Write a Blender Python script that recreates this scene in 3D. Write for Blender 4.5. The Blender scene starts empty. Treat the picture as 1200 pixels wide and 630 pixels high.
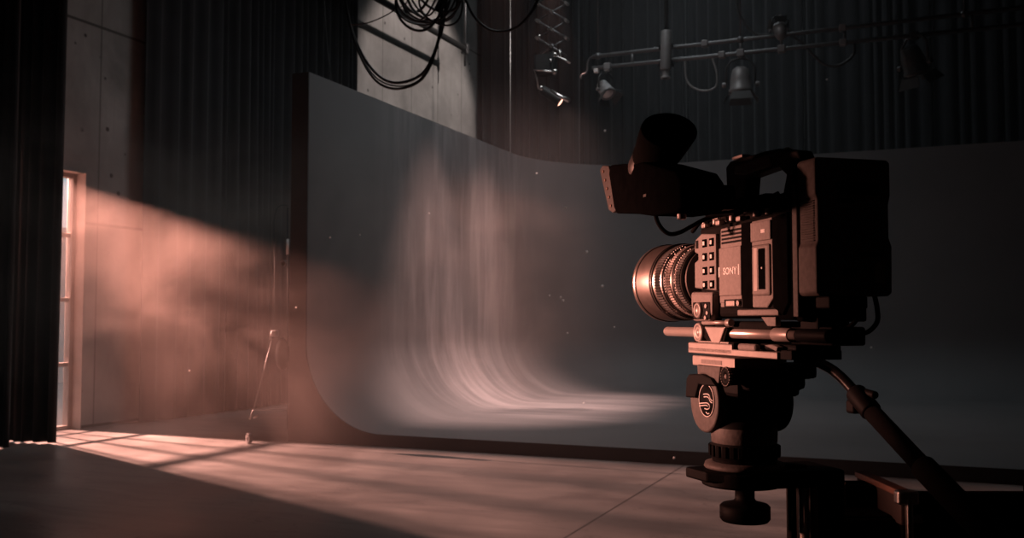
import bpy, bmesh, math, random
from mathutils import Vector, Matrix
random.seed(7)
SC = bpy.context.scene
COL = SC.collection
PI = math.pi

# ------------------------------------------------------------------ survey of the place
# eye height, heading and pitch of the photograph; used to turn sightings into real positions
FPX, EYE = 1132.0, 1.3
PSI, PITCH = math.radians(23.15), math.atan(58 / FPX)
fw = Vector((-math.sin(PSI), math.cos(PSI), 0)); rt = Vector((math.cos(PSI), math.sin(PSI), 0)); up = Vector((0, 0, 1))
F = fw * math.cos(PITCH) + up * math.sin(PITCH)
U = -fw * math.sin(PITCH) + up * math.cos(PITCH)
E0 = Vector((0, 0, EYE))

def ray(u, v):
    return F + rt * ((u - 600) / FPX) + U * ((315 - v) / FPX)

def at(u, v, axis, val):
    d = ray(u, v)
    return E0 + d * ((val - E0[axis]) / d[axis])

# frame of the film camera (millimetres, origin at eye height under the rear left edge of its battery)
PHI = PSI + math.atan(312 / FPX)
hd = Vector((-math.sin(PHI), math.cos(PHI), 0)); rr = Vector((math.cos(PHI), math.sin(PHI), 0))
CO = E0 + fw * 1.15 + rt * ((957 - 600) / FPX * 1.15)

def S(u, v, x):
    """sighting on the vertical plane x (mm) parallel to the film camera's side -> (y, z) mm"""
    d = ray(u, v); e = E0 - CO
    D = Vector((d.dot(rr), d.dot(hd), d.z)); e = Vector((e.dot(rr), e.dot(hd), e.z))
    t = (x / 1000 - e.x) / D.x
    p = (e + D * t) * 1000
    return (p.y, p.z)

def B(u, v, y):
    """sighting on the vertical plane y (mm) square to the film camera -> (x, z) mm"""
    d = ray(u, v); e = E0 - CO
    D = Vector((d.dot(rr), d.dot(hd), d.z)); e = Vector((e.dot(rr), e.dot(hd), e.z))
    t = (y / 1000 - e.y) / D.y
    p = (e + D * t) * 1000
    return (p.x, p.z)

# ------------------------------------------------------------------ materials
def mat(name, col, rough=0.6, metal=0.0, noise=None, bump=0.0, spec=0.5, emit=None, sheen=0.0, coords='Object'):
    m = bpy.data.materials.new(name); m.use_nodes = True
    nt = m.node_tree; b = nt.nodes['Principled BSDF']
    b.inputs['Base Color'].default_value = (*col, 1); b.inputs['Roughness'].default_value = rough
    b.inputs['Metallic'].default_value = metal; b.inputs['Specular IOR Level'].default_value = spec
    if sheen: b.inputs['Sheen Weight'].default_value = sheen
    if emit:
        b.inputs['Emission Color'].default_value = (*emit[0], 1); b.inputs['Emission Strength'].default_value = emit[1]
    if noise:
        scale, amt = noise
        tc = nt.nodes.new('ShaderNodeTexCoord'); n = nt.nodes.new('ShaderNodeTexNoise')
        n.inputs['Scale'].default_value = scale; n.inputs['Detail'].default_value = 5
        nt.links.new(tc.outputs[coords], n.inputs['Vector'])
        r = nt.nodes.new('ShaderNodeValToRGB')
        r.color_ramp.elements[0].position = .3; r.color_ramp.elements[1].position = .7
        r.color_ramp.elements[0].color = (*[c * (1 - amt) for c in col], 1)
        r.color_ramp.elements[1].color = (*[min(1, c * (1 + amt)) for c in col], 1)
        nt.links.new(n.outputs['Fac'], r.inputs['Fac']); nt.links.new(r.outputs['Color'], b.inputs['Base Color'])
        if bump:
            bp = nt.nodes.new('ShaderNodeBump'); bp.inputs['Strength'].default_value = bump; bp.inputs['Distance'].default_value = .01
            nt.links.new(n.outputs['Fac'], bp.inputs['Height']); nt.links.new(bp.outputs['Normal'], b.inputs['Normal'])
    return m

class NT:
    """tiny node-graph helper"""
    def __init__(s, m): s.t = m.node_tree; s.b = s.t.nodes.get('Principled BSDF')
    def n(s, kind, **kw):
        q = s.t.nodes.new(kind)
        for k, v in kw.items(): setattr(q, k, v)
        return q
    def l(s, a, b): s.t.links.new(a, b)
    def math(s, op, a, b=None, c=None, clamp=False):
        q = s.n('ShaderNodeMath', operation=op, use_clamp=clamp)
        for i, x in enumerate((a, b, c)):
            if x is None: continue
            if isinstance(x, (int, float)): q.inputs[i].default_value = x
            else: s.l(x, q.inputs[i])
        return q.outputs[0]
    def noise(s, vec, scale, detail=4, rough=.55, dist=0):
        q = s.n('ShaderNodeTexNoise'); q.inputs['Scale'].default_value = scale; q.inputs['Detail'].default_value = detail
        q.inputs['Roughness'].default_value = rough; q.inputs['Distortion'].default_value = dist
        s.l(vec, q.inputs['Vector']); return q.outputs['Fac']
    def mapped(s, vec, scale, loc=(0, 0, 0)):
        q = s.n('ShaderNodeMapping'); q.inputs['Scale'].default_value = scale; q.inputs['Location'].default_value = loc
        s.l(vec, q.inputs['Vector']); return q.outputs['Vector']
    def ramp(s, fac, a, b, ca=(0, 0, 0), cb=(1, 1, 1)):
        q = s.n('ShaderNodeValToRGB'); e = q.color_ramp.elements
        e[0].position = a; e[1].position = b; e[0].color = (*ca, 1); e[1].color = (*cb, 1)
        s.l(fac, q.inputs['Fac']); return q.outputs['Color']
    def rng(s, v, a, b, c, d):
        q = s.n('ShaderNodeMapRange', interpolation_type='SMOOTHSTEP')
        for i, x in enumerate((a, b, c, d)): q.inputs[i + 1].default_value = x
        s.l(v, q.inputs[0]); return q.outputs[0]
    def mix(s, fac, a, b):
        q = s.n('ShaderNodeMix', data_type='RGBA')
        if isinstance(fac, (int, float)): q.inputs['Factor'].default_value = fac
        else: s.l(fac, q.inputs['Factor'])
        for k, x in (('A', a), ('B', b)):
            i = [z for z in q.inputs if z.name == k and z.type == 'RGBA'][0]
            if isinstance(x, tuple): i.default_value = (*x, 1)
            else: s.l(x, i)
        return [z for z in q.outputs if z.type == 'RGBA'][0]

def m_floor():
    m = mat('studio floor', (.2, .2, .2), .5, spec=.2); g = NT(m)
    pos = g.n('ShaderNodeNewGeometry').outputs['Position']
    xyz = g.n('ShaderNodeSeparateXYZ'); g.l(pos, xyz.inputs[0])
    n1 = g.noise(pos, .7, 6, .6, .4); n2 = g.noise(g.mapped(pos, (.6, 3.5, 1)), 1.4, 6, .65, .6); n3 = g.noise(pos, 22, 4, .7)
    a = g.ramp(n1, .3, .72, (.12, .116, .113), (.29, .28, .27))
    a = g.mix(g.rng(n2, .42, .66, 0, .55), a, (.13, .125, .125))
    a = g.mix(g.rng(n3, .55, .75, 0, .25), a, (.1, .095, .095))
    # saw-cut joints and a few hairline cracks in the slab
    jx = g.math('ABSOLUTE', g.math('SUBTRACT', xyz.outputs['X'], JOINT_X))
    jy = g.math('ABSOLUTE', g.math('SUBTRACT', xyz.outputs['Y'], JOINT_Y))
    j = g.math('MINIMUM', jx, jy)
    jf = g.rng(j, .004, .012, .85, 0)
    cr = g.math('ABSOLUTE', g.math('SUBTRACT', g.noise(g.mapped(pos, (.45, 1.1, 1), (3, 1, 0)), .9, 7, .55, .3), .5))
    cf = g.rng(cr, .0006, .003, .45, 0)
    a = g.mix(jf, a, (.03, .028, .028)); a = g.mix(cf, a, (.05, .048, .048))
    g.l(a, g.b.inputs['Base Color'])
    g.l(g.rng(n1, .3, .7, .3, .52), g.b.inputs['Roughness'])
    bp = g.n('ShaderNodeBump'); bp.inputs['Strength'].default_value = .16; bp.inputs['Distance'].default_value = .012
    g.l(n2, bp.inputs['Height']); g.l(bp.outputs['Normal'], g.b.inputs['Normal'])
    return m

def m_concrete():
    m = mat('board marked concrete', (.4, .38, .36), .85, spec=.25); g = NT(m)
    pos = g.n('ShaderNodeNewGeometry').outputs['Position']
    xyz = g.n('ShaderNodeSeparateXYZ'); g.l(pos, xyz.inputs[0])
    n1 = g.noise(pos, .9, 6, .62, .3); n2 = g.noise(g.mapped(pos, (1, 5, .35)), 1.5, 5, .6); n3 = g.noise(pos, 14, 4, .7)
    a = g.ramp(n1, .3, .75, (.16, .152, .146), (.40, .38, .365))
    a = g.mix(g.rng(n2, .45, .72, 0, .5), a, (.24, .225, .215))
    # panel joints every 1.1 m, lift joints every 2.4 m
    fy = g.math('ABSOLUTE', g.math('SUBTRACT', g.math('FRACT', g.math('ADD', g.math('DIVIDE', g.math('SUBTRACT', xyz.outputs['Y'], 8.69), 1.1), 20.5)), .5))
    fz = g.math('ABSOLUTE', g.math('SUBTRACT', g.math('FRACT', g.math('ADD', g.math('DIVIDE', g.math('SUBTRACT', xyz.outputs['Z'], 4.83), 2.4), 20.5)), .5))
    a = g.mix(g.rng(fy, .006, .014, .75, 0), a, (.09, .085, .08))
    a = g.mix(g.rng(fz, .004, .01, .9, 0), a, (.06, .055, .05))
    # small blow holes
    vo = g.n('ShaderNodeTexVoronoi'); vo.inputs['Scale'].default_value = 3.4; g.l(pos, vo.inputs['Vector'])
    hole = g.math('MULTIPLY', g.rng(vo.outputs['Distance'], .07, .12, 1, 0), g.rng(n1, .46, .52, 0, 1))
    a = g.mix(hole, a, (.05, .045, .045))
    g.l(a, g.b.inputs['Base Color'])
    bp = g.n('ShaderNodeBump'); bp.inputs['Strength'].default_value = .3; bp.inputs['Distance'].default_value = .01
    g.l(n3, bp.inputs['Height']); g.l(bp.outputs['Normal'], g.b.inputs['Normal'])
    return m

def m_cyc():
    m = mat('painted cove', (.16, .165, .17), .62, spec=.35); g = NT(m)
    pos = g.n('ShaderNodeNewGeometry').outputs['Position']
    n1 = g.noise(pos, .8, 5, .6, .2)
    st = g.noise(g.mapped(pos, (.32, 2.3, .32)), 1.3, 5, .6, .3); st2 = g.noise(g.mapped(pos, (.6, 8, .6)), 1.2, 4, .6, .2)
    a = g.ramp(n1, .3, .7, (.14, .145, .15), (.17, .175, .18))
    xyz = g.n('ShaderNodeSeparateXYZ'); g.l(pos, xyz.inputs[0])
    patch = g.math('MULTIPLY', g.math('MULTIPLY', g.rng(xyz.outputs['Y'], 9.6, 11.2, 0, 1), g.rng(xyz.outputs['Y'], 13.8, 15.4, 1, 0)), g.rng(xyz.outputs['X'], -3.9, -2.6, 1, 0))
    # lighter and darker streaks run up one stretch of the cove
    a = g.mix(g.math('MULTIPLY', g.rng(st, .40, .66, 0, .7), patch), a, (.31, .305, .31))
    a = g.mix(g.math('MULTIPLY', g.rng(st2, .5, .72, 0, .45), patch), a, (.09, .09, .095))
    g.l(a, g.b.inputs['Base Color'])
    n3 = g.noise(pos, 60, 3, .7)
    bp = g.n('ShaderNodeBump'); bp.inputs['Strength'].default_value = .08; bp.inputs['Distance'].default_value = .004
    g.l(n3, bp.inputs['Height']); g.l(bp.outputs['Normal'], g.b.inputs['Normal'])
    return m

JOINT_X = at(665, 628, 2, 0).x
JOINT_Y = at(1110, 563, 2, 0).y

M = {}
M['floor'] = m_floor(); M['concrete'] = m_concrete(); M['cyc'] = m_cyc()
M['fascia'] = mat('fascia paint', (.022, .02, .02), .7, noise=(3, .3))
M['drape'] = mat('black drape', (.015, .015, .0165), .95, spec=.06, sheen=.15, noise=(2.5, .25))
M['ceiling'] = mat('dark ceiling', (.02, .02, .02), .9, noise=(1, .2))
M['doorframe'] = mat('door frame paint', (.32, .28, .26), .55, noise=(6, .12))
M['render'] = mat('pale render', (.72, .68, .66), .9, noise=(1.5, .06))
M['tarmac'] = mat('yard tarmac', (.35, .34, .33), .9, noise=(4, .15))
M['rust'] = mat('rusty steel', (.28, .12, .08), .8, noise=(8, .3))
M['cable'] = mat('black rubber cable', (.012, .012, .013), .45, noise=(30, .2))
M['pipe'] = mat('black steel pipe', (.005, .005, .0052), .7, 0, noise=(9, .2))
M['grey_pipe'] = mat('grey steel tube', (.11, .11, .113), .42, .7, noise=(9, .15))
M['steel'] = mat('bright steel', (.62, .6, .58), .3, 1.0, noise=(20, .08))
M['wire'] = mat('steel wire', (.5, .5, .5), .4, .6, noise=(30, .1))
M['lampblack'] = mat('lamp housing enamel', (.03, .03, .031), .5, .2, noise=(14, .2))
M['lampgrey'] = mat('grey lamp housing', (.2, .19, .19), .45, .2, noise=(10, .12))
M['lens_lit'] = mat('glowing lamp lens', (.8, .6, .5), .3, emit=((1, .5, .36), 3), noise=(10, .05))
M['bulb'] = mat('frosted lamp lens', (.75, .7, .68), .25, noise=(10, .05))
M['mote'] = mat('pale dust', (.9, .85, .82), .8, noise=(100, .05))
M['body'] = mat('camera body coating', (.008, .0075, .0075), .7, spec=.03, noise=(120, .25), bump=.05)
M['panel'] = mat('camera side plate', (.22, .195, .187), .55, noise=(220, .12), bump=.06, spec=.25)
M['black'] = mat('black plastic', (.004, .004, .0045), .6, spec=.07, noise=(60, .2))
M['gloss'] = mat('gloss black tube', (.006, .006, .0065), .22, noise=(60, .2))
M['flock'] = mat('matte black coating', (.004, .004, .0042), .95, noise=(60, .2), spec=0.0)
M['tube'] = mat('satin black tube', (.05, .045, .044), .45, noise=(60, .2), spec=.3)
M['rubber'] = mat('black rubber', (.004, .004, .0042), .85, spec=.05, noise=(60, .2), bump=.05)
M['battery'] = mat('battery shell', (.085, .076, .073), .6, spec=.2, noise=(160, .2), bump=.05)
M['lens'] = mat('lens barrel metal', (.60, .52, .49), .3, .92, noise=(60, .1))
M['lens_dark'] = mat('lens ring coating', (.05, .047, .046), .4, .4, noise=(60, .2))
M['alu'] = mat('brushed plate metal', (.34, .30, .285), .42, .35, noise=(40, .12))
M['rod'] = mat('polished rod', (.62, .55, .52), .3, .6, noise=(60, .05))
M['head'] = mat('tripod head casting', (.085, .078, .076), .6, spec=.25, noise=(150, .2), bump=.06)
M['white'] = mat('white marking', (.8, .76, .74), .6, noise=(50, .05))
M['sticker'] = mat('cream sticker', (.16, .14, .11), .7, noise=(80, .2))
M['gold'] = mat('worn brass edge', (.16, .08, .055), .5, .2, noise=(30, .25))
M['wood'] = mat('brown case edging', (.022, .013, .011), .8, noise=(14, .3))

# ------------------------------------------------------------------ mesh building
class MB:
    def __init__(s): s.m = bmesh.new()
    def _add(s, fn):
        old = set(s.m.verts); fn(); return [v for v in s.m.verts if v not in old]
    def box(s, lo, hi, bev=0, seg=2, mtx=None):
        t = bmesh.new(); bmesh.ops.create_cube(t, size=1)
        lo, hi = Vector(lo), Vector(hi)
        for v in t.verts: v.co = Vector([(lo[i] + hi[i]) / 2 + v.co[i] * (hi[i] - lo[i]) for i in range(3)])
        if bev: bmesh.ops.bevel(t, geom=t.edges[:], offset=bev, segments=seg, affect='EDGES', profile=.5)
        return s._merge(t, mtx)
    def _merge(s, t, mtx=None):
        if mtx is not None: bmesh.ops.transform(t, matrix=mtx, verts=t.verts)
        mp = {v: s.m.verts.new(v.co) for v in t.verts}
        for f in t.faces:
            try:
                q = s.m.faces.new([mp[v] for v in f.verts]); q.smooth = f.smooth
            except ValueError: pass
        t.free(); return s
    def cyl(s, a, b, r, r2=None, n=20, cap=True, bev=0):
        a, b = Vector(a), Vector(b); r2 = r if r2 is None else r2; d = b - a
        t = bmesh.new()
        bmesh.ops.create_cone(t, cap_ends=cap, segments=n, radius1=r, radius2=r2, depth=d.length)
        if bev:
            ed = [e for e in t.edges if any(len(f.verts) > 4 for f in e.link_faces)]
            bmesh.ops.bevel(t, geom=ed, offset=bev, segments=2, affect='EDGES', profile=.5)
        for f in t.faces: f.smooth = len(f.verts) <= 4
        q = d.to_track_quat('Z', 'Y').to_matrix().to_4x4()
        return s._merge(t, Matrix.Translation((a + b) / 2) @ q)
    def sphere(s, c, r, sc=(1, 1, 1), n=14):
        t = bmesh.new(); bmesh.ops.create_uvsphere(t, u_segments=n, v_segments=max(6, n // 2), radius=r)
        for f in t.faces: f.smooth = True
        return s._merge(t, Matrix.Translation(Vector(c)) @ Matrix.Diagonal((*sc, 1)))
    def tube(s, pts, r, n=8, closed=False):
        pts = [Vector(p) for p in pts]; rs = r if isinstance(r, (list, tuple)) else [r] * len(pts)
        N = len(pts); rings = []; nrm = None
        for i, p in enumerate(pts):
            if closed: tg = (pts[(i + 1) % N] - pts[i - 1])
            else: tg = pts[min(i + 1, N - 1)] - pts[max(i - 1, 0)]
            tg.normalize()
            if nrm is None:
                nrm = tg.cross(Vector((0, 0, 1)))
                if nrm.length < .05: nrm = tg.cross(Vector((1, 0, 0)))
            nrm = (nrm - tg * nrm.dot(tg)); nrm.normalize(); bi = tg.cross(nrm)
            rings.append([s.m.verts.new(p + (nrm * math.cos(2 * PI * k / n) + bi * math.sin(2 * PI * k / n)) * rs[i]) for k in range(n)])
        for i in range(N if closed else N - 1):
            A, C = rings[i], rings[(i + 1) % N]
            for k in range(n):
                f = s.m.faces.new((A[k], A[(k + 1) % n], C[(k + 1) % n], C[k])); f.smooth = True
        if not closed:
            s.m.faces.new(rings[0][::-1]); s.m.faces.new(rings[-1])
        return s
    def lathe(s, o, ax, prof, n=48, sharp=True):
        """prof = [(distance along axis, radius)...]"""
        o, ax = Vector(o), Vector(ax).normalized()
        a = ax.cross(Vector((0, 0, 1)))
        if a.length < .05: a = ax.cross(Vector((1, 0, 0)))
        a.normalize(); b = ax.cross(a)
        rings = []
        for t, r in prof:
            rings.append([s.m.verts.new(o + ax * t + (a * math.cos(2 * PI * k / n) + b * math.sin(2 * PI * k / n)) * max(r, 1e-5)) for k in range(n)])
        for i in range(len(rings) - 1):
            A, C = rings[i], rings[i + 1]
            for k in range(n):
                f = s.m.faces.new((A[k], A[(k + 1) % n], C[(k + 1) % n], C[k])); f.smooth = True
        return s
    def prism(s, pts, ext, bev=0, seg=2):
        """closed polygon (3-D points) swept along vector ext"""
        t = bmesh.new(); ext = Vector(ext)
        vs = [t.verts.new(Vector(p)) for p in pts]; f = t.faces.new(vs)
        r = bmesh.ops.extrude_face_region(t, geom=[f])
        bmesh.ops.translate(t, vec=ext, verts=[v for v in r['geom'] if isinstance(v, bmesh.types.BMVert)])
        bmesh.ops.recalc_face_normals(t, faces=t.faces)
        if bev: bmesh.ops.bevel(t, geom=t.edges[:], offset=bev, segments=seg, affect='EDGES', profile=.5)
        return s._merge(t)
    def grid(s, rows, smooth=True):
        V = [[s.m.verts.new(Vector(p)) for p in r] for r in rows]
        for i in range(len(V) - 1):
            for j in range(len(V[0]) - 1):
                f = s.m.faces.new((V[i][j], V[i][j + 1], V[i + 1][j + 1], V[i + 1][j])); f.smooth = smooth
        return s

def obj(name, mb, m, parent=None, scale=1.0, origin=None):
    bmesh.ops.recalc_face_normals(mb.m, faces=mb.m.faces)
    if scale != 1.0:
        for v in mb.m.verts: v.co *= scale
    if origin is not None:
        for v in mb.m.verts: v.co -= Vector(origin)
    me = bpy.data.meshes.new(name); mb.m.to_mesh(me); mb.m.free()
    me.materials.append(M[m] if isinstance(m, str) else m)
    o = bpy.data.objects.new(name, me); COL.objects.link(o)
    if parent is not None: o.parent = parent
    elif origin is not None: o.location = origin
    return o

def tag(o, label=None, cat=None, group=None, kind=None):
    if label: o['label'] = label
    if cat: o['category'] = cat
    if group: o['group'] = group
    if kind: o['kind'] = kind
    return o

def thing(name, label, cat, loc=(0, 0, 0), rz=0, group=None):
    o = bpy.data.objects.new(name, None); COL.objects.link(o); o.location = loc; o.rotation_euler = (0, 0, rz)
    o.empty_display_size = .1
    return tag(o, label, cat, group)

def struct(name, mb, m, label=None):
    o = obj(name, mb, m); o['kind'] = 'structure'
    if label: o['label'] = label
    return o

def bez(ps, n=24):
    """smooth curve through points (Catmull-Rom)"""
    ps = [Vector(p) for p in ps]; q = [ps[0] * 2 - ps[1]] + ps + [ps[-1] * 2 - ps[-2]]; out = []
    for i in range(1, len(q) - 2):
        for k in range(n):
            t = k / n
            out.append(.5 * ((2 * q[i]) + (q[i + 1] - q[i - 1]) * t + (2 * q[i - 1] - 5 * q[i] + 4 * q[i + 1] - q[i + 2]) * t * t + (3 * q[i] - q[i - 1] - 3 * q[i + 1] + q[i + 2]) * t ** 3))
    out.append(ps[-1]); return out

def split(o, frac=1):
    """each loose piece of a small repeated part becomes a part of its own"""
    bm = bmesh.new(); bm.from_mesh(o.data); bm.verts.ensure_lookup_table()
    seen = set(); isl = []
    for v in bm.verts:
        if v.index in seen: continue
        st_, cur = [v], []
        seen.add(v.index)
        while st_:
            q = st_.pop(); cur.append(q)
            for e in q.link_edges:
                w_ = e.other_vert(q)
                if w_.index not in seen: seen.add(w_.index); st_.append(w_)
        isl.append(cur)
    out = []
    for c in isl:
        ids = {v.index for v in c}; nb = bmesh.new(); mp = {v.index: nb.verts.new(v.co) for v in c}
        for f in bm.faces:
            if f.verts[0].index in ids:
                q = nb.faces.new([mp[v.index] for v in f.verts]); q.smooth = f.smooth
        me = bpy.data.meshes.new(o.name); nb.to_mesh(me); nb.free(); me.materials.append(o.data.materials[0])
        p = bpy.data.objects.new(o.name.split('.')[0], me); COL.objects.link(p); p.parent = o.parent; p.location = o.location; out.append(p)
    bm.free(); bpy.data.objects.remove(o); return out

# ================================================================== SETTING
WX, WT = -9.14, .22           # inner face of the left wall and its thickness
CEIL = 9.0
XR, YF, YB = 6.0, -3.0, 19.75
DY0, DY1, DZ = 7.05, 8.49, 3.02     # door opening

b = MB(); b.box((WX - WT, YF - .2, -.2), (XR + .2, YB + .2, 0)); struct('floor', b, 'floor')
b = MB(); b.box((WX - WT, YF - .2, CEIL), (XR + .2, YB + .2, CEIL + .2)); struct('ceiling', b, 'ceiling')
b = MB()
b.box((WX - WT, YF, 0), (WX, DY0, CEIL)); b.box((WX - WT, DY1, 0), (WX, YB, CEIL)); b.box((WX - WT, DY0, DZ), (WX, DY1, CEIL))
struct('wall_left', b, 'concrete')
b = MB(); b.box((WX - WT, YB, 0), (XR + .2, YB + .2, CEIL)); struct('wall_back', b, 'concrete')
b = MB(); b.box((XR, YF, 0), (XR + .2, YB, CEIL)); struct('wall_right', b, 'concrete')
b = MB(); b.box((WX - WT, YF - .2, 0), (XR + .2, YF, CEIL)); struct('wall_front', b, 'concrete')

# glazed door / window unit standing in the opening
dr = bpy.data.objects.new('door_1', None); COL.objects.link(dr); dr.location = (WX - WT + .05, DY0, 0); dr['kind'] = 'structure'
W = DY1 - DY0
f = MB()
f.box((-.05, W - .055, 0), (.04, W, DZ), .006); f.box((-.05, 0, 0), (.04, .055, DZ), .006)
f.box((-.05, .055, DZ - .06), (.04, W - .055, DZ), .006); f.box((-.05, .055, 0), (.04, W - .055, .05), .006)
obj('door_frame', f, 'doorframe', dr)
f = MB(); f.box((0, 0, 0), (WT - .055, .02, DZ)); f.box((0, W - .004, 0), (WT - .035, W + .006, DZ - .002)); f.box((0, 0, DZ - .004), (WT - .035, W, DZ + .006))
obj('door_lining', f, 'doorframe', dr)
g = MB()
for k in range(1, 7):
    y = .055 + (W - .11) * k / 7; g.box((-.02, y - .011, .05), (.02, y + .011, DZ - .06), .003)
for z in (.76, 1.52, 2.28): g.box((-.022, .055, z - .024), (.022, W - .055, z + .024), .003)
obj('glazing_bar', g, 'doorframe', dr)
gm = bpy.data.materials.new('clear thin glass'); gm.use_nodes = True; n_ = NT(gm); n_.t.nodes.remove(n_.b)
tr = n_.n('ShaderNodeBsdfTransparent'); tr.inputs[0].default_value = (.95, .95, .95, 1); gl = n_.n('ShaderNodeBsdfGlossy'); gl.inputs['Roughness'].default_value = .02
mx = n_.n('ShaderNodeMixShader'); mx.inputs[0].default_value = .06
n_.l(tr.outputs[0], mx.inputs[1]); n_.l(gl.outputs[0], mx.inputs[2]); n_.l(mx.outputs[0], n_.t.nodes['Material Output'].inputs['Surface'])
g = MB(); g.box((-.004, .05, .04), (.002, W - .05, DZ - .05)); obj('pane', g, gm, dr)

b = MB(); b.box((-30, -10, -.25), (WX - WT - .002, 40, -.02)); struct('exterior_ground', b, 'tarmac')
b = MB(); b.box((-17, 2, -.02), (-16.6, 30, 3.1)); b.box((-17.1, 2, 3.1), (-16.5, 30, 3.2), .02); struct('exterior_yard_wall', b, 'render')

# ================================================================== CYCLORAMA
CX, CYF, CYB, CZ, PL, CR, KR = -6.05, 8.6, 16.15, 3.95, .12, .93, 2.0
XE = 4.6
path = []
for i in range(12): path.append((Vector((CX, CYF + (CYB - KR - CYF) * i / 12, 0)), Vector((1, 0, 0))))
for i in range(17):
    a = PI - (PI / 2) * i / 16
    path.append((Vector((CX + KR + KR * math.cos(a), CYB - KR + KR * math.sin(a), 0)), Vector((-math.cos(a), -math.sin(a), 0))))
for i in range(1, 13): path.append((Vector((CX + KR + (XE - CX - KR) * i / 12, CYB, 0)), Vector((0, -1, 0))))
def section():
    s = [(0, CZ - (CZ - PL - CR) * i / 8) for i in range(9)]
    s += [(CR - CR * math.cos(a), PL + CR - CR * math.sin(a)) for a in [PI / 2 * i / 18 for i in range(1, 19)]]
    return s
sec = section()
cy = thing('cyclorama', 'large grey painted infinity cove with curved foot on a low black-edged platform', 'studio backdrop', (CX, CYF, 0))
O_ = Vector((CX, CYF, 0))
b = MB()
b.grid([[p + n * o + Vector((0, 0, z)) for o, z in sec] for p, n in path])
inner = [p + n * CR + Vector((0, 0, PL)) for p, n in path]
poly = inner + [Vector((XE, CYF, PL))]
b.m.faces.new([b.m.verts.new(p) for p in poly])
bmesh.ops.remove_doubles(b.m, verts=b.m.verts, dist=.0005)
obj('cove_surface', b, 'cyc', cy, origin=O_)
# end face of the wing and front fascia of the platform, one painted board
T_ = .21
pts = [(CX - T_, 0), (CX - T_, CZ), (CX, CZ)] + [(CX + o, z) for o, z in sec[1:]] + [(XE, PL), (XE, 0)]
b = MB(); b.prism([(x, CYF - .018, z) for x, z in pts], (0, .016, 0)); obj('front_fascia', b, 'fascia', cy, origin=O_)
# back shell of the wall (timber framed): outer skins and top capping
b = MB()
outp = [p - n * T_ for p, n in path]
b.grid([[p, p + Vector((0, 0, CZ))] for p in outp])
b.grid([[p - n * T_ + Vector((0, 0, CZ)), p + Vector((0, 0, CZ + .001))] for p, n in path])
obj('wall_shell', b, 'fascia', cy, origin=O_)

# ================================================================== DRAPES
def drape(name, label, p0, p1, z0, z1, folds, amp, seed, ease=0, group='black drapes'):
    rnd = random.Random(seed); p0, p1 = Vector((*p0, 0)), Vector((*p1, 0)); d = p1 - p0; n = Vector((-d.y, d.x, 0)).normalized()
    cols = folds * 12; ph = [rnd.uniform(-.8, .8) for _ in range(folds + 2)]; am = [rnd.uniform(.55, 1.25) for _ in range(folds + 2)]
    wv = [rnd.uniform(.45, 1.7) for _ in range(folds)]; tot = sum(wv); edges = [0]
    for w in wv: edges.append(edges[-1] + w / tot)
    rows = []
    nz = 12
    for j in range(nz + 1):
        t = j / nz; z = z0 + (z1 - z0) * t; r = []
        for k in range(folds):
            for c in range(12 if k < folds - 1 else 13):
                q = c / 12; s = edges[k] + (edges[k + 1] - edges[k]) * q
                w = math.sin(2 * PI * q + .35 * math.sin(4 * PI * q + ph[k])); w = math.copysign(abs(w) ** .8, w) if w < 0 else w ** 1.6
                a = amp * (am[k] * (1 - q) + am[k + 1] * q) * (1 - .25 * t)
                sway = .25 * amp * math.sin(3.1 * t + ph[k] * (1 - q) + ph[k + 1] * q)
                r.append(p0 + d * s + n * (a * w * .9 + sway) + Vector((0, 0, z)))
        rows.append(r)
    b = MB(); b.grid(rows)
    o = obj(name, b, 'drape', origin=(p0 + p1) / 2 + Vector((0, 0, z0)))
    so = o.modifiers.new('cloth thickness', 'SOLIDIFY'); so.thickness = .008; so.offset = 0
    return tag(o, label, 'curtain', group)
DT = CEIL - .25
drape('curtain', 'tall black drape hanging just in front of the bright glazed door, at the far left', (-8.98, 7.28), (-8.31, 7.42), .02, DT, 5, .055, 1)
drape('curtain', 'tall black drape nearest the viewer, cut off by the left edge of the photo', (-9.02, 6.72), (-8.43, 6.95), .02, DT, 5, .055, 2)
drape('curtain', 'black drape beside the bare concrete strip, right of the glazed door', (-8.93, 9.2), (-8.93, 10.75), .02, DT, 6, .03, 3)
drape('curtain', 'black drape with sharp narrow folds rising out of the pink haze', (-8.92, 10.78), (-8.92, 12.85), .02, DT, 11, .085, 4)
drape('curtain', 'black drape ending at the lit concrete, behind the tall end of the grey cove', (-8.92, 12.88), (-8.92, 14.08), .02, DT, 7, .085, 5)
by = 19.3
drape('curtain', 'black back-wall drape starting at the lit concrete, crossed by a thin bright wire', (-9.02, by), (-6.7, by), .02, DT, 10, .11, 6)
drape('curtain', 'black back-wall drape behind the scissor hanger and small glowing lamp', (-6.68, by), (-4.4, by), .02, DT, 10, .11, 7)
drape('curtain', 'black back-wall drape above the viewfinder, behind the vertical hanger tube', (-4.38, by), (-2.1, by), .02, DT, 10, .11, 8)
drape('curtain', 'black back-wall drape above the carrying handle, behind the bell-shaped lamp', (-2.08, by), (.2, by), .02, DT, 10, .11, 9)
drape('curtain', 'darkest black back-wall drape, at the right edge of the photo', (.22, by), (3.2, by), .02, DT, 13, .11, 10)

# ================================================================== OVERHEAD CABLES AND PIPES
def cable(name, label, pts, r, m='cable', cat='cable', group=None, n=16, sides=8):
    b = MB(); b.tube(bez(pts, n), r, sides)
    return tag(obj(name, b, m, origin=Vector(pts[0])), label, cat, group)

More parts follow.
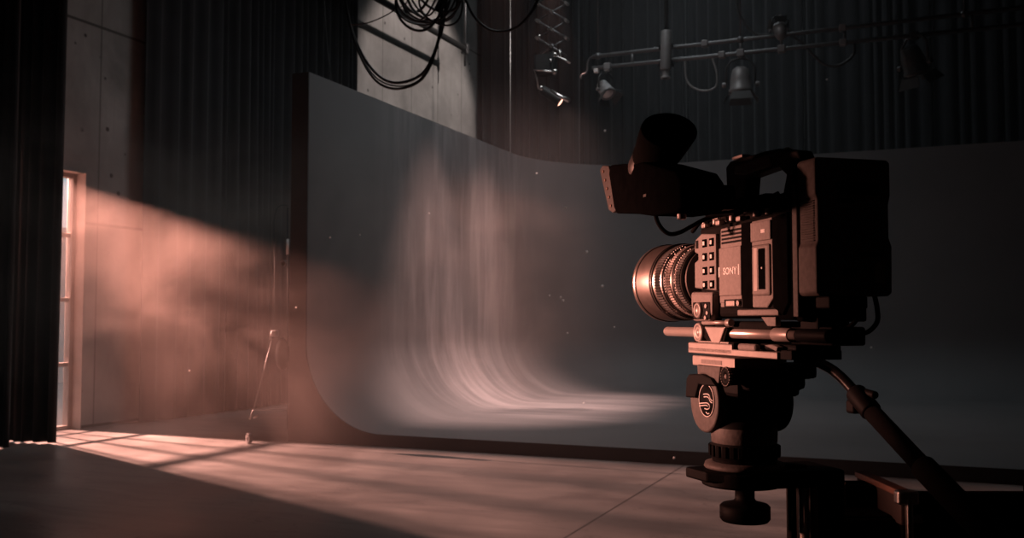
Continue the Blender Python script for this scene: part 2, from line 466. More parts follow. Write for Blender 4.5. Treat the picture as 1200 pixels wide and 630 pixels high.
pz = 4.62; PY = 7.0
b = MB(); b.cyl((-8.2, PY, pz), (-.4, PY, pz), .03, n=16)
rp = thing('rigging_pipe', 'black horizontal rigging pipe from which the coiled cables hang', 'pipe', (-8.2, PY, pz))
obj('pipe_tube', b, 'pipe', rp, origin=(-8.2, PY, pz))
b = MB(); b.box((-8.26, PY - .05, pz - .05), (-8.18, PY + .05, pz + .05), .008); obj('end_cap', b, 'pipe', rp, origin=(-8.2, PY, pz))
b = MB()
for x in (-6.2, -1.6): b.cyl((x, PY, pz), (x, PY, CEIL - .002), .008, n=8)
obj('suspension_rod', b, 'pipe', rp, origin=(-8.2, PY, pz))

def A(u, v, Y): return at(u, v, 1, Y)
G1 = 'heavy cables sagging in a big loop'
top = lambda u, Y=PY: Vector((A(u, 0, Y).x, Y, pz + .03))
cable('hanging_cable', 'black cable sagging in a big loop left of the coil, lowest of the three strands',
      [top(397), A(406, 8, PY), A(420, 60, PY), A(440, 94, PY + .02), A(466, 104, PY + .02), A(495, 92, PY), A(512, 55, PY), A(518, 10, PY), top(522)], .0105, group=G1)
cable('hanging_cable', 'black cable sagging in a big loop left of the coil, topmost of the three strands',
      [top(399), A(405, 5, PY + .05), A(421, 57, PY + .05), A(443, 88, PY + .05), A(467, 97, PY + .05), A(496, 85, PY + .05), A(513, 50, PY + .05), A(522, 10, PY + .05), top(528)], .0125, group=G1)
cable('hanging_cable', 'black cable sagging in a big loop left of the coil, thin middle strand',
      [top(401), A(408, 14, PY + .1), A(421, 60, PY + .1), A(441, 91, PY + .1), A(468, 101, PY + .1), A(494, 91, PY + .1), A(511, 53, PY + .1), A(517, 10, PY + .1), top(519)], .007, group=G1)
cable('hanging_cable', 'black cable looping right of the coil, in front of the back drape',
      [top(538), A(544, -14, PY), A(548, 5, PY), A(557, 21, PY), A(572, 34, PY), A(590, 37, PY), A(608, 30, PY), A(622, 15, PY), A(630, 0, PY), A(635, -18, PY), top(640)], .0115, group='heavy cables sagging in a big loop')
# coil of cable hung on the pipe: thing with its turns
coil = thing('cable_coil', 'tangled coil of black cable hanging from above in front of the lit concrete', 'cable coil', (A(500, 0, PY).x, PY, 3.6))
cl0 = Vector(coil.location)
rnd = random.Random(3)
def turn(cu, cv, ru, rv, tilt, dy, r):
    c = A(cu, cv, PY + dy); k = (A(cu + 1, cv, PY).x - A(cu, cv, PY).x)
    pts = []
    for i in range(40):
        a = 2 * PI * i / 40
        x, z = ru * k * math.cos(a), rv * k * .92 * math.sin(a)
        x, z = x * math.cos(tilt) - z * math.sin(tilt), x * math.sin(tilt) + z * math.cos(tilt)
        pts.append(c + Vector((x, .06 * math.sin(a + tilt * 5) + .02 * math.sin(3 * a), z)))
    b = MB(); b.tube(pts, r, 8, closed=True); return b
for i, (cu, cv, ru, rv, ti, dy) in enumerate([
        (494, -8, 28, 44, .10, -.08), (500, -14, 33, 40, .30, -.05), (496, -18, 24, 42, -.1, 0), (505, -10, 26, 36, .55, .03), (499, -22, 30, 48, .2, .06),
        (507, -20, 26, 52, .45, -.1), (490, -25, 22, 40, 0, .08), (511, -26, 20, 44, -.25, .1), (502, -30, 36, 56, .38, .02), (509, -16, 20, 34, .8, -.03),
        (496, -4, 30, 33, .35, .12)]):
    obj('cable_turn', turn(cu, cv, ru, rv, ti, dy, .0085 if i % 3 else .0115), 'cable', coil, origin=cl0)
b = MB(); b.tube(bez([A(513, 12, PY) , A(520, 0, PY), A(524, -40, PY), Vector((A(522, 0, PY).x, PY, pz + .04))], 10), [.028] * 31, 10)
obj('tie_wrap', b, 'rubber', coil, origin=cl0)
cable('thin_cable', 'thin black cable crossing from the drape edge up to the coil', [A(412, 29, PY + .2), A(430, 27, PY + .2), A(448, 20, PY + .2), A(463, 11, PY + .18), A(480, -6, PY + .1), top(490)], .006)
cable('hanging_line', 'thin dark cord hanging straight down the drape to the top of the cove wing', [A(379, -20, 9.4), A(381, 20, 9.4), A(384, 60, 9.4), A(388, 91, 9.4), A(390, 118, 9.4)], .007, cat='line')
b_ = A(598, 0, 17.2).x
b = MB(); b.cyl((b_, 17.2, 3.2), (b_, 17.2, CEIL), .008, n=8)
tag(obj('hanging_wire', b, 'wire', origin=(b_, 17.2, 3.2)), 'thin bright steel wire hanging in front of the back drape left of the scissor hanger', 'wire')

# slanting dark pipe on stand-offs along the left wall, with its hanger
pA, pB = Vector((-8.5, 13.0, 6.75)), Vector((-8.5, 17.45, 6.77))
wp = thing('wall_pipe', 'dark pipe running along the lit concrete wall, throwing a slanting shadow', 'pipe', pA)
b = MB(); b.cyl(pA, pB, .06, n=16, bev=.004); obj('pipe_tube', b, 'pipe', wp, origin=pA)
b = MB(); b.cyl(pB + Vector((0, 0, -.35)), Vector((-8.5, 17.45, CEIL)), .022, n=10); b.box(pB - Vector((.07, .05, .1)), pB + Vector((.07, .05, .1)), .01)
obj('hanger_rod', b, 'grey_pipe', wp, origin=pA)

# ================================================================== LIGHTING BAR AND LAMPS (over the cove)
LY = 13.2
la, lb = A(694, 66.5, LY), A(1180, 11, LY)
za, zb = la.z, lb.z
def bar(u, lower=0):
    p0, p1 = A(694, 66.5 + lower, LY), A(1180, 11 + lower * 1.45, LY)
    x = A(u, 50, LY).x; t = (x - p0.x) / (p1.x - p0.x)
    return p0.lerp(p1, t)
lbar = thing('lighting_bar', 'long twin-tube lighting bar hung across the dark drapes', 'lighting bar', la)
for lo in (0, 13.5):
    b = MB(); b.cyl(bar(694, lo), bar(1200, lo), .03, n=14, bev=.004); obj('bar_tube', b, 'grey_pipe', lbar, origin=la)
for u in (741, 868, 990, 1140):
    b = MB(); b.cyl(bar(u), bar(u, 13.5) - Vector((0, 0, .02)), .02, n=10); obj('spacer', b, 'grey_pipe', lbar, origin=la)
for u in (701, 868, 1131):
    p = bar(u); b = MB(); b.cyl(p - Vector((0, 0, .05)), (p.x, p.y, CEIL - .005), .012, n=8); b.sphere(p, .05); obj('suspension_wire', b, 'grey_pipe', lbar, origin=la)
for u, lo in ((826, 0), (988, 0), (846, 13.5), (988, 13.5)):
    p = bar(u, lo); b = MB(); b.box(p - Vector((.045, .05, .045)), p + Vector((.045, .05, .045)), .012); obj('clamp', b, 'lampgrey', lbar, origin=la)
b = MB(); b.tube(bez([bar(700) + Vector((0, 0, .03)), A(690, 70, LY), A(688, 84, LY), A(682, 88, LY), A(681, 92, LY)], 8), .018, 8); obj('end_hook', b, 'grey_pipe', lbar, origin=la)
b = MB()
for u, v in ((699, 83), (711, 81)):
    p = A(u, v, LY); b.box(p - Vector((.035, .04, .03)), p + Vector((.035, .04, .03)), .01)
obj('end_clamp', b, 'bulb', lbar, origin=la)

# vertical hanger tube
p0, p1 = A(781, 36, LY - .1), A(780, 92, LY - .1)
ht = thing('hanger_tube', 'pale vertical hanger tube clamped across the lighting bar above the viewfinder', 'hanger', p1)
b = MB(); b.cyl(p0, p1 + Vector((0, 0, .12)), .075, n=18, bev=.01); obj('tube_sleeve', b, 'lampgrey', ht, origin=p1)
b = MB(); b.cyl(p1, p1 + Vector((0, 0, .14)), .05, n=14, bev=.01); b.cyl(p1, p1 + Vector((0, 0, .03)), .07, n=14, bev=.008); obj('spigot', b, 'lampgrey', ht, origin=p1)
b = MB(); b.cyl(p0, (p0.x, p0.y, CEIL), .03, n=12); obj('drop_pipe', b, 'pipe', ht, origin=p1)
for v in (54, 75):
    b = MB(); p = A(780, v, LY - .05); b.box(p - Vector((.1, .02, .03)), p + Vector((.1, .1, .03)), .008); obj('clamp', b, 'black', ht, origin=p1)

def lamp(label, u, v, scale, pitch, rz, m, ubar, group='lamps hung under the lighting bar'):
    c = A(u, v, LY); tp = bar(ubar, 13.5)
    t = thing('stage_lamp', label, 'stage lamp', c, 0, group)
    R_ = Matrix.Rotation(rz, 4, 'Z') @ Matrix.Rotation(pitch, 4, 'X')
    def tm(mb):
        bmesh.ops.transform(mb.m, matrix=R_, verts=mb.m.verts); return mb
    k = scale
    # axis of the beam is local -Z
    b = MB(); b.lathe((0, 0, 0), (0, 0, 1), [(.20 * k, 0), (.20 * k, .05 * k), (.17 * k, .09 * k), (.05 * k, .115 * k), (-.05 * k, .12 * k), (-.06 * k, .135 * k), (-.10 * k, .135 * k), (-.10 * k, .10 * k)], 24)
    obj('housing', tm(b), m, t)
    b = MB(); b.lathe((0, 0, 0), (0, 0, 1), [(-.085 * k, .1 * k), (-.10 * k, .085 * k), (-.115 * k, .04 * k), (-.118 * k, 0)], 24); obj('front_lens', tm(b), 'bulb', t)
    b = MB()
    for a in (0, PI / 2, PI, 3 * PI / 2):
        ca, sa = math.cos(a), math.sin(a); o = Vector((ca, sa, 0)); tn = Vector((-sa, ca, 0))
        q = [o * .13 * k + tn * .1 * k, o * .13 * k - tn * .1 * k, o * .19 * k - tn * .13 * k, o * .19 * k + tn * .13 * k]
        zz = [-.1 * k, -.1 * k, -.2 * k, -.2 * k]
        b.prism([p + Vector((0, 0, z)) for p, z in zip(q, zz)], o * .004)
    obj('barn_door', tm(b), 'lampblack', t)
    y = tp - c
    b = MB()
    s = Vector((math.cos(rz), math.sin(rz), 0)) * .16 * k
    hook = Vector((0, 0, .30 * k))
    b.tube([s, s + Vector((0, 0, .2 * k)), s * .6 + Vector((0, 0, .28 * k)), hook, -s * .6 + Vector((0, 0, .28 * k)), -s + Vector((0, 0, .2 * k)), -s], .014 * k, 8)
    obj('yoke', b, 'lampblack', t)
    b = MB(); b.cyl(hook, y + Vector((0, 0, .03)), .02, n=10); b.box(y - Vector((.05, .05, .05)), y + Vector((.05, .05, .05)), .012); obj('hook_clamp', b, m, t)
    b = MB()
    for q in (-1, 1): b.cyl(s * q, s * q * 1.3, .03 * k, n=12, bev=.004)
    obj('tilt_knob', b, m, t)
    return t
lamp('small pale lamp tilted sideways under the left end of the lighting bar', 710, 106, .85, math.radians(-38), math.radians(60), 'lampgrey', 712)
lamp('pale bell-shaped lamp pointing straight down under the middle of the lighting bar', 868, 99, 1.2, 0, .2, 'lampgrey', 868)
lamp('dark lamp barely visible under the right end of the lighting bar', 1072, 76, 1.25, math.radians(25), math.radians(-40), 'lampblack', 1072)
lamp('dim grey lamp perched highest on the lighting bar, right of centre', 914, 36, .7, math.radians(150), .4, 'lampgrey', 916)

GS = 'cables looped over the lighting bar'
cable('bar_cable', 'thin grey cable swagging under the bar left of the bell-shaped lamp', [bar(802, 13.5), A(806, 96, LY), A(822, 106, LY), A(838, 102, LY), A(840, 86, LY), bar(834, 13.5)], .014, 'lampgrey', group=GS)
cable('bar_cable', 'grey cable dropping from above onto the bar over the bell-shaped lamp', [A(862, -40, LY), A(864, 8, LY), A(872, 26, LY), A(886, 40, LY), bar(902) + Vector((0, 0, .03))], .018, 'lampblack', group=GS)
cable('bar_cable', 'dim grey cable swagging under the bar right of centre', [bar(925), A(940, 50, LY), A(953, 64, LY), A(968, 76, LY), A(985, 76, LY), A(1000, 64, LY), bar(1001, 13.5)], .02, 'lampblack', group=GS)

# scissor hanger with the small glowing fixture
SY = 12.6
sc_ = thing('scissor_hanger', 'pantograph scissor hanger of crossed metal arms, hung above the glowing lamp', 'scissor hanger', A(647, 55, SY))
so_ = Vector(sc_.location)
L_, R_u = 630, 664
for i in range(-5, 3):
    v0 = 8 + i * 20.5
    b = MB(); b.cyl(A(L_, v0 - 4, SY), A(R_u, v0 + 16, SY), .013, n=8); obj('scissor_arm', b, 'grey_pipe', sc_, origin=so_)
    b = MB(); b.cyl(A(R_u, v0 - 4, SY + .03), A(L_, v0 + 16, SY + .03), .013, n=8); obj('scissor_arm', b, 'grey_pipe', sc_, origin=so_)
    b = MB()
    for u, v in ((L_, v0 - 4), (R_u, v0 - 4), (647, v0 + 6)):
        p = A(u, v, SY); b.cyl(p - Vector((0, .05, 0)), p + Vector((0, .06, 0)), .022, n=10)
    obj('pivot', b, 'steel', sc_, origin=so_)
b = MB(); b.cyl(A(647, 52, SY), A(647, 62, SY), .025, n=10); obj('spigot', b, 'grey_pipe', sc_, origin=so_)
fx = thing('spot_lamp', 'small black spot lamp under the scissor hanger, mouth glowing pink', 'stage lamp', A(640, 76, SY))
fo = Vector(fx.location)
b = MB(); b.box(A(630, 68, SY) - Vector((0, .08, 0)), A(648, 84, SY) + Vector((0, .1, 0)), .03); obj('ballast_box', b, 'lampblack', fx, origin=fo)
b = MB(); b.tube([A(647, 60, SY), A(652, 66, SY - .1), A(662, 70, SY - .1), A(668, 74, SY - .1)], .014, 8); b.cyl(A(656, 58, SY - .1), A(657, 68, SY - .1), .012, n=8); obj('upper_arm', b, 'steel', fx, origin=fo)
b = MB(); b.tube([A(650, 84, SY - .1), A(637, 83, SY - .1), A(626, 82, SY - .1), A(629, 92, SY - .1), A(631, 104, SY - .1)], .013, 8); obj('yoke', b, 'steel', fx, origin=fo)
b = MB()
for u, v, r in ((650, 64, .035), (645, 71, .025), (650, 84, .04), (634, 103, .035), (632, 42, .02)):
    b.sphere(A(u, v, SY - .12), r, (1, .7, 1), 12)
obj('wing_nut', b, 'steel', fx, origin=fo)
nose0, nose1 = A(634, 104, SY), A(664, 124, SY + .12)
dn = (nose1 - nose0).normalized()
b = MB(); b.lathe(nose0, dn, [(0, 0), (0, .05), (.03, .065), (.2, .07), (.3, .08), (.34, .09), (.34, .08)], 20); obj('lamp_barrel', b, 'lampblack', fx, origin=fo)
b = MB(); b.tube([A(646, 106, SY - .3), A(655, 112, SY - .3), A(667, 118, SY - .3)], [.018, .024, .03], 8); obj('barn_door', b, 'steel', fx, origin=fo)
lens_c = nose0 + dn * .335
b = MB(); b.lathe(nose0, dn, [(.325, .08), (.345, .05), (.35, 0)], 20); obj('glowing_lens', b, 'lens_lit', fx, origin=fo)

# ================================================================== ROLLING LIGHT STAND beside the wing
TY = 8.25
def T3(u, v): return at(u, v, 1, TY)
st = thing('light_stand', 'slender rolling stand with looped cable standing at the end of the grey cove', 'light stand', T3(318, 503))
s0 = Vector(st.location)
b = MB(); b.cyl(T3(337, 503), T3(337, 243), .005, n=10); obj('pole', b, 'pipe', st, origin=s0)
b = MB(); b.cyl(T3(337, 298), T3(337, 280), .013, n=12); obj('reflective_sleeve', b, 'white', st, origin=s0)
b = MB(); b.tube(bez([T3(337, 241), T3(331, 240), T3(325, 244), T3(322, 254), T3(321, 270), T3(322, 330), T3(320, 390)], 10), .0035, 8); obj('looped_cable', b, 'grey_pipe', st, origin=s0)
p = T3(332, 308); b = MB(); b.lathe(p, (0.35, -1, 0), [(0, .012), (.012, .02), (.02, .032), (.0, .034), (-.02, .034), (-.02, 0)], 20); b.cyl(p, T3(337, 308), .008, n=8); obj('clamp_knob', b, 'lampgrey', st, origin=s0)
b = MB(); p = T3(322, 391); b.box(p - Vector((.03, .03, .03)), p + Vector((.035, .03, .04)), .012); b.cyl(T3(317, 398), T3(319, 387), .012, n=10); obj('cable_clip', b, 'lampgrey', st, origin=s0)
b = MB(); p = T3(331, 415); b.sphere(p, .1, (.8, .5, 1.7), 16); obj('sandbag', b, 'rubber', st, origin=s0)
b = MB(); b.cyl(T3(318, 400), T3(297, 480), .005, n=8); obj('leg', b, 'grey_pipe', st, origin=s0)
b = MB(); b.cyl(T3(297, 480), T3(337, 479), .006, n=8); obj('cross_bar', b, 'grey_pipe', st, origin=s0)
b = MB(); b.cyl(T3(297, 480), T3(293, 491), .01, n=8); b.cyl(T3(303, 486), T3(297, 489), .012, n=8); obj('caster_fork', b, 'lampgrey', st, origin=s0)
p = T3(292, 496); p.z = .055
b = MB(); b.cyl(p - Vector((.01, .018, 0)), p + Vector((.01, .018, 0)), .055, n=24, bev=.008); b.cyl(p - Vector((.014, .025, 0)), p + Vector((.014, .025, 0)), .02, n=14); obj('caster_wheel', b, 'lampgrey', st, origin=s0)

# ================================================================== FILM CAMERA (millimetres in its own frame: x right, y towards the lens, z up)
def cthing(name, label, cat, base, group=None):
    w = CO + rr * base[0] / 1000 + hd * base[1] / 1000 + Vector((0, 0, base[2] / 1000))
    t = thing(name, label, cat, w, PHI, group); t['base_mm'] = base
    return t
def cobj(name, mb, m, parent, root=None):
    r = root or parent
    base = Vector(r['base_mm'])
    for v in mb.m.verts: v.co = (v.co - base) * .001
    o = obj(name, mb, m); o.parent = parent
    return o
def sprism(mb, px, x, depth, bev=0, seg=2):
    """side outline sighted on plane x, extruded to the right"""
    mb.prism([(x, *S(u, v, x)) for u, v in px], (depth, 0, 0), bev, seg); return mb
def sbox(mb, u0, v0, u1, v1, x, depth, bev=0):
    y0, za = S(u0, v0, x); y1, zb = S(u1, v1, x)
    mb.box((x, min(y0, y1), min(za, zb)), (x + depth, max(y0, y1), max(za, zb)), bev); return mb

cam = cthing('cinema_camera', 'digital film camera with pink-lit lens, viewfinder and tall battery, mounted on the tripod head', 'camera', (48, 170, -53))
k = cam
# --- body
b = MB(); b.box((3, 58, 2), (103, 312, 136), 5); b.box((8, 240, 0), (98, 326, 128), 8)
b.box((10, 60, 134), (94, 300, 146), 3)
body = cobj('body', b, 'body', k)
b = MB()
yA, zA = S(843, 263, 0); yB, zB = S(907, 348, 0)
b.prism([(-1, 238, 128), (-1, 98, 131), (-1, 97, 26), (-1, 112, 14), (-1, 240, 16), (-1, 240, 40)], (6, 0, 0), 1.5)
sp_ = cobj('side_plate', b, 'panel', body, cam)
b = MB(); b.box((-3.5, 176, 32), (1, 239, 100), 1.2); b.box((-2.6, 176, 22), (1, 239, 32), 1); cobj('logo_plate', b, 'panel', sp_, cam)
# vents, sunken dark slots between ribs
b = MB()
for i in range(4):
    z = 105.5 + i * 5.4; b.box((-1.8, 158, z), (0, 234, z + 2.9), .3)
cobj('vent_slots', b, 'black', sp_, cam)
b = MB(); b.box((-4, 101, 30), (0, 146, 97), 3); b.box((-3, 99, 102), (0, 150, 128), 1.5); cobj('slot_cover', b, 'panel', sp_, cam)
b = MB(); b.box((-4.6, 110, 38), (-3, 128, 92), 1); cobj('slot_window', b, 'flock', sp_, cam)
b = MB(); b.box((-4.4, 131, 36), (-3.5, 140, 94), .4); cobj('slot_rail', b, 'alu', sp_, cam)
b = MB(); b.sphere((-4.8, 118, 66), 1.6, (.4, 1, 1), 10); b.box((-3.6, 112, 112), (-2.6, 122, 117), .5); cobj('status_mark', b, 'white', sp_, cam)
b = MB(); b.box((-2.2, 149, 14), (1, 176, 130), .6); cobj('gap_shade_strip', b, 'flock', sp_, cam)  # raised black strip; the gap's shade is put into its colour
b = MB(); b.box((-3, 172, 15), (0, 226, 27), 1); cobj('lower_recess', b, 'black', sp_, cam)
b = MB(); b.cyl((-3, 181, 21), (-6.5, 181, 21), 4.2, n=16, bev=.6); b.box((-5.5, 192, 17), (-2, 216, 25), 1); cobj('lower_switch', b, 'alu', sp_, cam)
# maker's lettering
fc = bpy.data.curves.new('lettering', 'FONT'); fc.body = 'SONY'; fc.size = 13.5; fc.extrude = .25; fc.align_x = 'CENTER'; fc.align_y = 'CENTER'; fc.offset = .35; fc.space_character = 1.05
tmp = bpy.data.objects.new('lettering', fc); COL.objects.link(tmp); dg = bpy.context.evaluated_depsgraph_get()
me = bpy.data.meshes.new_from_object(tmp.evaluated_get(dg)); bpy.data.objects.remove(tmp)
b = MB(); b.m.from_mesh(me)
# face towards -x, reading from the lens (+y) to the rear (-y)
for v in b.m.verts: x, y, z = v.co; v.co = Vector((-3.8 - z, 206 - x * 1.05, 66 + y))
cobj('lettering', b, 'white', sp_, cam)
b = MB(); b.box((-4, 236, 59), (-3.2, 239.5, 73), .2); b.box((-3.8, 180, 60), (-3.2, 183, 75), .2); cobj('lettering_bars', b, 'white', sp_, cam)
# --- button block in front of the plate
b = MB(); b.prism([(-2, 251, 122), (-2, 296, 126), (-2, 318, 118), (-2, 320, 100), (-2, 308, 96), (-2, 308, 88), (-2, 320, 84), (-2, 320, 46), (-2, 251, 40)], (14, 0, 0), 2)
bp_ = cobj('button_panel', b, 'panel', body, cam)
for i in range(4):
    for yq in (285, 263):
        z = 111 - i * 20.5
        b = MB(); b.box((-3, yq - 7, z - 6), (-1.4, yq + 7, z + 6), .6); o = cobj('button', b, 'flock', bp_, cam)
for i in range(4):
    for yq in (286, 263):
        z = 111 - i * 20.5
        b = MB(); b.box((-3.9, yq - 2.6, z - 3), (-2.8, yq + 3.4, z + 2.8), .4); cobj('button_cap', b, 'white', bp_, cam)
b = MB(); b.box((-2.8, 306, 105), (-1.4, 314, 117), .4); cobj('small_window', b, 'black', bp_, cam)
# --- lower dial block
b = MB(); b.prism([(-8, 252, 38), (-8, 322, 40), (-8, 322, 20), (-8, 316, -4), (-8, 262, -4), (-8, 254, 6)], (22, 0, 0), 4)
dp = cobj('dial_block', b, 'panel', body, cam)
b = MB(); b.box((-9.2, 258, -1), (-7, 312, 24), 2); cobj('dial_recess', b, 'black', dp, cam)
b = MB(); b.lathe((-8, 292, 12), (-1, 0, 0), [(0, 12), (3, 12), (5, 10.5), (5, 8), (3.5, 7.5), (3.5, 0)], 28); cobj('dial', b, 'alu', dp, cam)
b = MB()
for y, z, r in ((268, 18, 3.6), (264, 8, 3.2), (270, 1, 3.4)): b.cyl((-8, y, z), (-11, y, z), r, n=14, bev=.6)
cobj('dial_button', b, 'alu', dp, cam)
# --- rear frame and battery mount
b = MB(); b.box((2, 54, -2), (104, 96, 134), 4); b.box((6, 40, -4), (98, 56, 190), 3); b.prism([(-2, 96, 130), (-2, 60, 134), (-2, 60, 20), (-2, 74, 4), (-2, 96, 14)], (6, 0, 0), 1.5)
cobj('battery_mount', b, 'flock', k)
b = MB(); b.box((0, 41, 2), (5, 52, 168), 1.2); cobj('mount_edge', b, 'head', k)
# --- battery
o_ = [(0, 191), (0, 150), (3, 143), (3, 92), (0, 86), (0, 31), (4, 27), (100, 27), (105, 31), (106, 88), (102, 98), (102, 140), (105, 150), (105, 190), (101, 194), (3, 194)]
b = MB(); b.prism([(x, 0, z) for x, z in o_], (0, 39, 0), 2)
bat = cobj('battery', b, 'battery', k)
b = MB()
for i in range(17):
    z = 93 + i * 3; b.box((.8, 6, z), (4, 33, z + 1.5), .4)
cobj('grip_ribs', b, 'battery', bat, cam)
b = MB(); b.box((80, -.8, 43), (95, .2, 68), .3); s = cobj('label_sticker', b, 'sticker', bat, cam)
b = MB(); b.box((30, -.5, 150), (88, .2, 165), .2); b.box((30, -.5, 139), (54, .2, 145), .2); b.box((60, -.5, 75), (96, .2, 80), .2); b.box((36, -.5, 52), (44, .2, 60), .2); b.box((47, -.5, 52), (55, .2, 60), .2)
cobj('faint_marking', b, 'body', bat, cam)
# adapter box, power cables
b = MB(); b.box((18, 2, 12), (72, 46, 27), 2); b.box((20, 30, -28), (66, 70, 12), 3); cobj('power_adapter', b, 'black', k)
b = MB()
b.tube(bez([(84, 6, 28), (86, 4, 12), (84, 2, -4), (74, 6, -16), (60, 14, -19), (48, 24, -18)], 8), 3, 8)
b.tube(bez([(62, 10, 14), (62, 8, 4), (54, 10, -8), (44, 22, -15)], 8), 3, 8)
cobj('power_cable', b, 'rubber', k)
b = MB(); b.cyl((42, 26, -17), (52, 18, -19), 5, n=12, bev=.8); b.cyl((36, 30, -14), (46, 20, -14), 4, n=12, bev=.8); cobj('cable_plug', b, 'steel', k)

# --- lens: axis along +y
LXc, LZc, LY0 = 52, 61, 322
b = MB(); b.lathe((LXc, LY0, LZc), (0, 1, 0), [(-6, 0), (-6, 44), (2, 48), (18, 49), (22, 51), (40, 52), (44, 50), (46, 50), (46, 54.5), (66, 55.5), (68, 53), (76, 54), (78, 56.5), (96, 57.5), (100, 57), (102, 56), (106, 59.5), (134, 60.5), (138, 62), (142, 63.5), (196, 65.5), (199, 66), (201, 64.5), (203, 64.5), (205, 66.5), (212, 66.5), (214, 65), (214, 61), (202, 57), (196, 40), (196, 0)], 72)
lens = cobj('lens', b, 'lens', k)
b = MB(); b.lathe((LXc, LY0, LZc), (0, 1, 0), [(-4, 49), (4, 50.5), (20, 51.5), (30, 52.5), (30, 48)], 72); b.lathe((LXc, LY0, LZc), (0, 1, 0), [(36, 50), (36, 53), (45, 54.2), (47, 50)], 72); cobj('lens_mount', b, 'flock', lens, cam)
def ring(y0, y1, r0, r1, teeth, h, name, m):
    b = MB(); n = teeth * 2; rows = []
    for y, r in ((y0, r0 - .5), (y0 + .6, r0), (y1 - .6, r1), (y1, r1 - .5)):
        rows.append([(LXc + (r + (h if i % 2 else 0)) * math.cos(2 * PI * i / n), LY0 + y, LZc + (r + (h if i % 2 else 0)) * math.sin(2 * PI * i / n)) for i in range(n + 1)])
    b.grid(rows, smooth=False); bmesh.ops.remove_doubles(b.m, verts=b.m.verts, dist=.01)
    return cobj(name, b, m, lens, cam)
ring(112, 130, 60.2, 60.8, 84, 1.6, 'focus_ring', 'lens_dark')
ring(80, 92, 57.2, 57.8, 84, 1.4, 'zoom_ring', 'lens')
ring(48, 60, 55.2, 55.8, 84, 1.3, 'iris_ring', 'lens_dark')
b = MB()
for y, r in ((99, 58), (103, 59.5), (68, 55), (73, 55.4), (138, 63), (143, 64), (198, 66.2)):
    b.lathe((LXc, LY0 + y, LZc), (0, 1, 0), [(0, r - 2), (0, r + .5), (2, r + .8), (4, r + .5), (4, r - 2)], 72)
cobj('dark_band', b, 'lens_dark', lens, cam)
b = MB(); rq = random.Random(5)
for yy, r in ((105.2, 60.2), (96, 58.4), (64, 56.2)):
    for i in range(22):
        a = PI * .62 + i * .075
        if rq.random() < .25: continue
        c = Vector((LXc + (r + .1) * math.cos(a), LY0 + yy, LZc + (r + .1) * math.sin(a)))
        b.box(c - Vector((.5, 1.1, .9)), c + Vector((.5, 1.1, .9)))
cobj('scale_marks', b, 'white', lens, cam)
b = MB(); b.lathe((LXc, LY0, LZc), (0, 1, 0), [(196, 56), (203, 40), (206, 20), (207, 0)], 40); cobj('front_glass', b, 'black', lens, cam)

# --- top plate, handle
b = MB(); b.box((22, 70, 144), (82, 318, 156), 2); b.box((14, 96, 142), (90, 250, 150), 2)
for y in (110, 150, 200, 240, 290): b.box((20, y, 154), (84, y + 14, 162), 2)
tp = cobj('top_plate', b, 'black', k)
b = MB()
for y, x in ((300, 6), (270, 8), (262, 4), (225, 5), (214, 5), (150, 6), (120, 7)): b.cyl((x, y, 137), (x, y, 145), 4.2, n=12, bev=.8)
for y in (285, 240, 180): b.box((-2, y, 134), (8, y + 12, 141), 1.5)
cobj('top_screws', b, 'alu', tp, cam)
b = MB(); b.tube(bez([(0, 330, 132), (2, 300, 146), (4, 250, 148), (6, 190, 152), (10, 130, 156), (14, 80, 160)], 8), 3.2, 8); b.tube(bez([(10, 300, 150), (10, 240, 156), (14, 180, 155), (16, 110, 164)], 8), 2.8, 8); cobj('top_cable', b, 'rubber', tp, cam)
hx = 38
gp = [S(u, v, hx) for u, v in ((850, 196), (855, 189), (862, 187), (895, 177), (912, 174), (934, 176), (938, 186), (931, 200), (925, 232), (916, 232), (921, 205), (912, 196), (905, 197), (875, 208), (873, 232), (852, 236))]
b = MB(); b.prism([(hx, y, z) for y, z in gp], (24, 0, 0), 3, 3); hn = cobj('top_handle', b, 'black', k)
gp = [S(u, v, hx) for u, v in ((862, 192), (903, 179), (906, 195), (874, 206), (860, 205))]
b = MB(); b.prism([(hx - 2, y, z) for y, z in gp], (28, 0, 0), 5, 3); cobj('grip_cover', b, 'head', hn, cam)
b = MB(); y, z = S(860, 186, hx); b.box((hx + 4, y - 16, z), (hx + 20, y + 14, z + 5), 2); y, z = S(914, 176, hx); b.cyl((hx + 12, y, z), (hx + 12, y, z + 4), 5, n=14, bev=1); y, z = S(851, 210, hx); b.box((hx + 3, y, z - 14), (hx + 21, y + 3, z + 10), 1)
cobj('handle_buttons', b, 'alu', hn, cam)

# --- viewfinder on its arm
VX = -128
b = MB()
y0, z0 = S(830, 238, -10)
b.box((-112, 205, 148), (40, 230, 168), 4); b.box((20, 150, 146), (60, 330, 170), 4)
cobj('viewfinder_arm', b, 'flock', k)
b = MB(); sprism(b, [(713, 203), (715, 193), (752, 190), (790, 201), (797, 212), (798, 243), (791, 249), (764, 253), (742, 250), (722, 250), (719, 243)], VX, 62, 3, 3)
vf = cobj('viewfinder', b, 'flock', k)
b = MB(); sprism(b, [(702.5, 199), (706, 193.5), (713, 194), (715, 203), (722, 246), (718, 249.5), (713, 246)], VX + 1, 60, 1.5)
cobj('viewfinder_end_rim', b, 'tube', vf, cam)
b = MB()
for i in range(5):
    y, z = S(707.5 + i * 2.2, 201 + i * 10, VX + 1); b.cyl((VX + 1.5, y, z), (VX - .6, y, z), 2.2, n=10, bev=.4)
cobj('rim_screws', b, 'gold', vf, cam)
b = MB(); sprism(b, [(792, 216), (811, 215), (813, 222), (813, 244), (797, 246)], VX + 22, 60, 2); cobj('viewfinder_bracket', b, 'black', vf, cam)
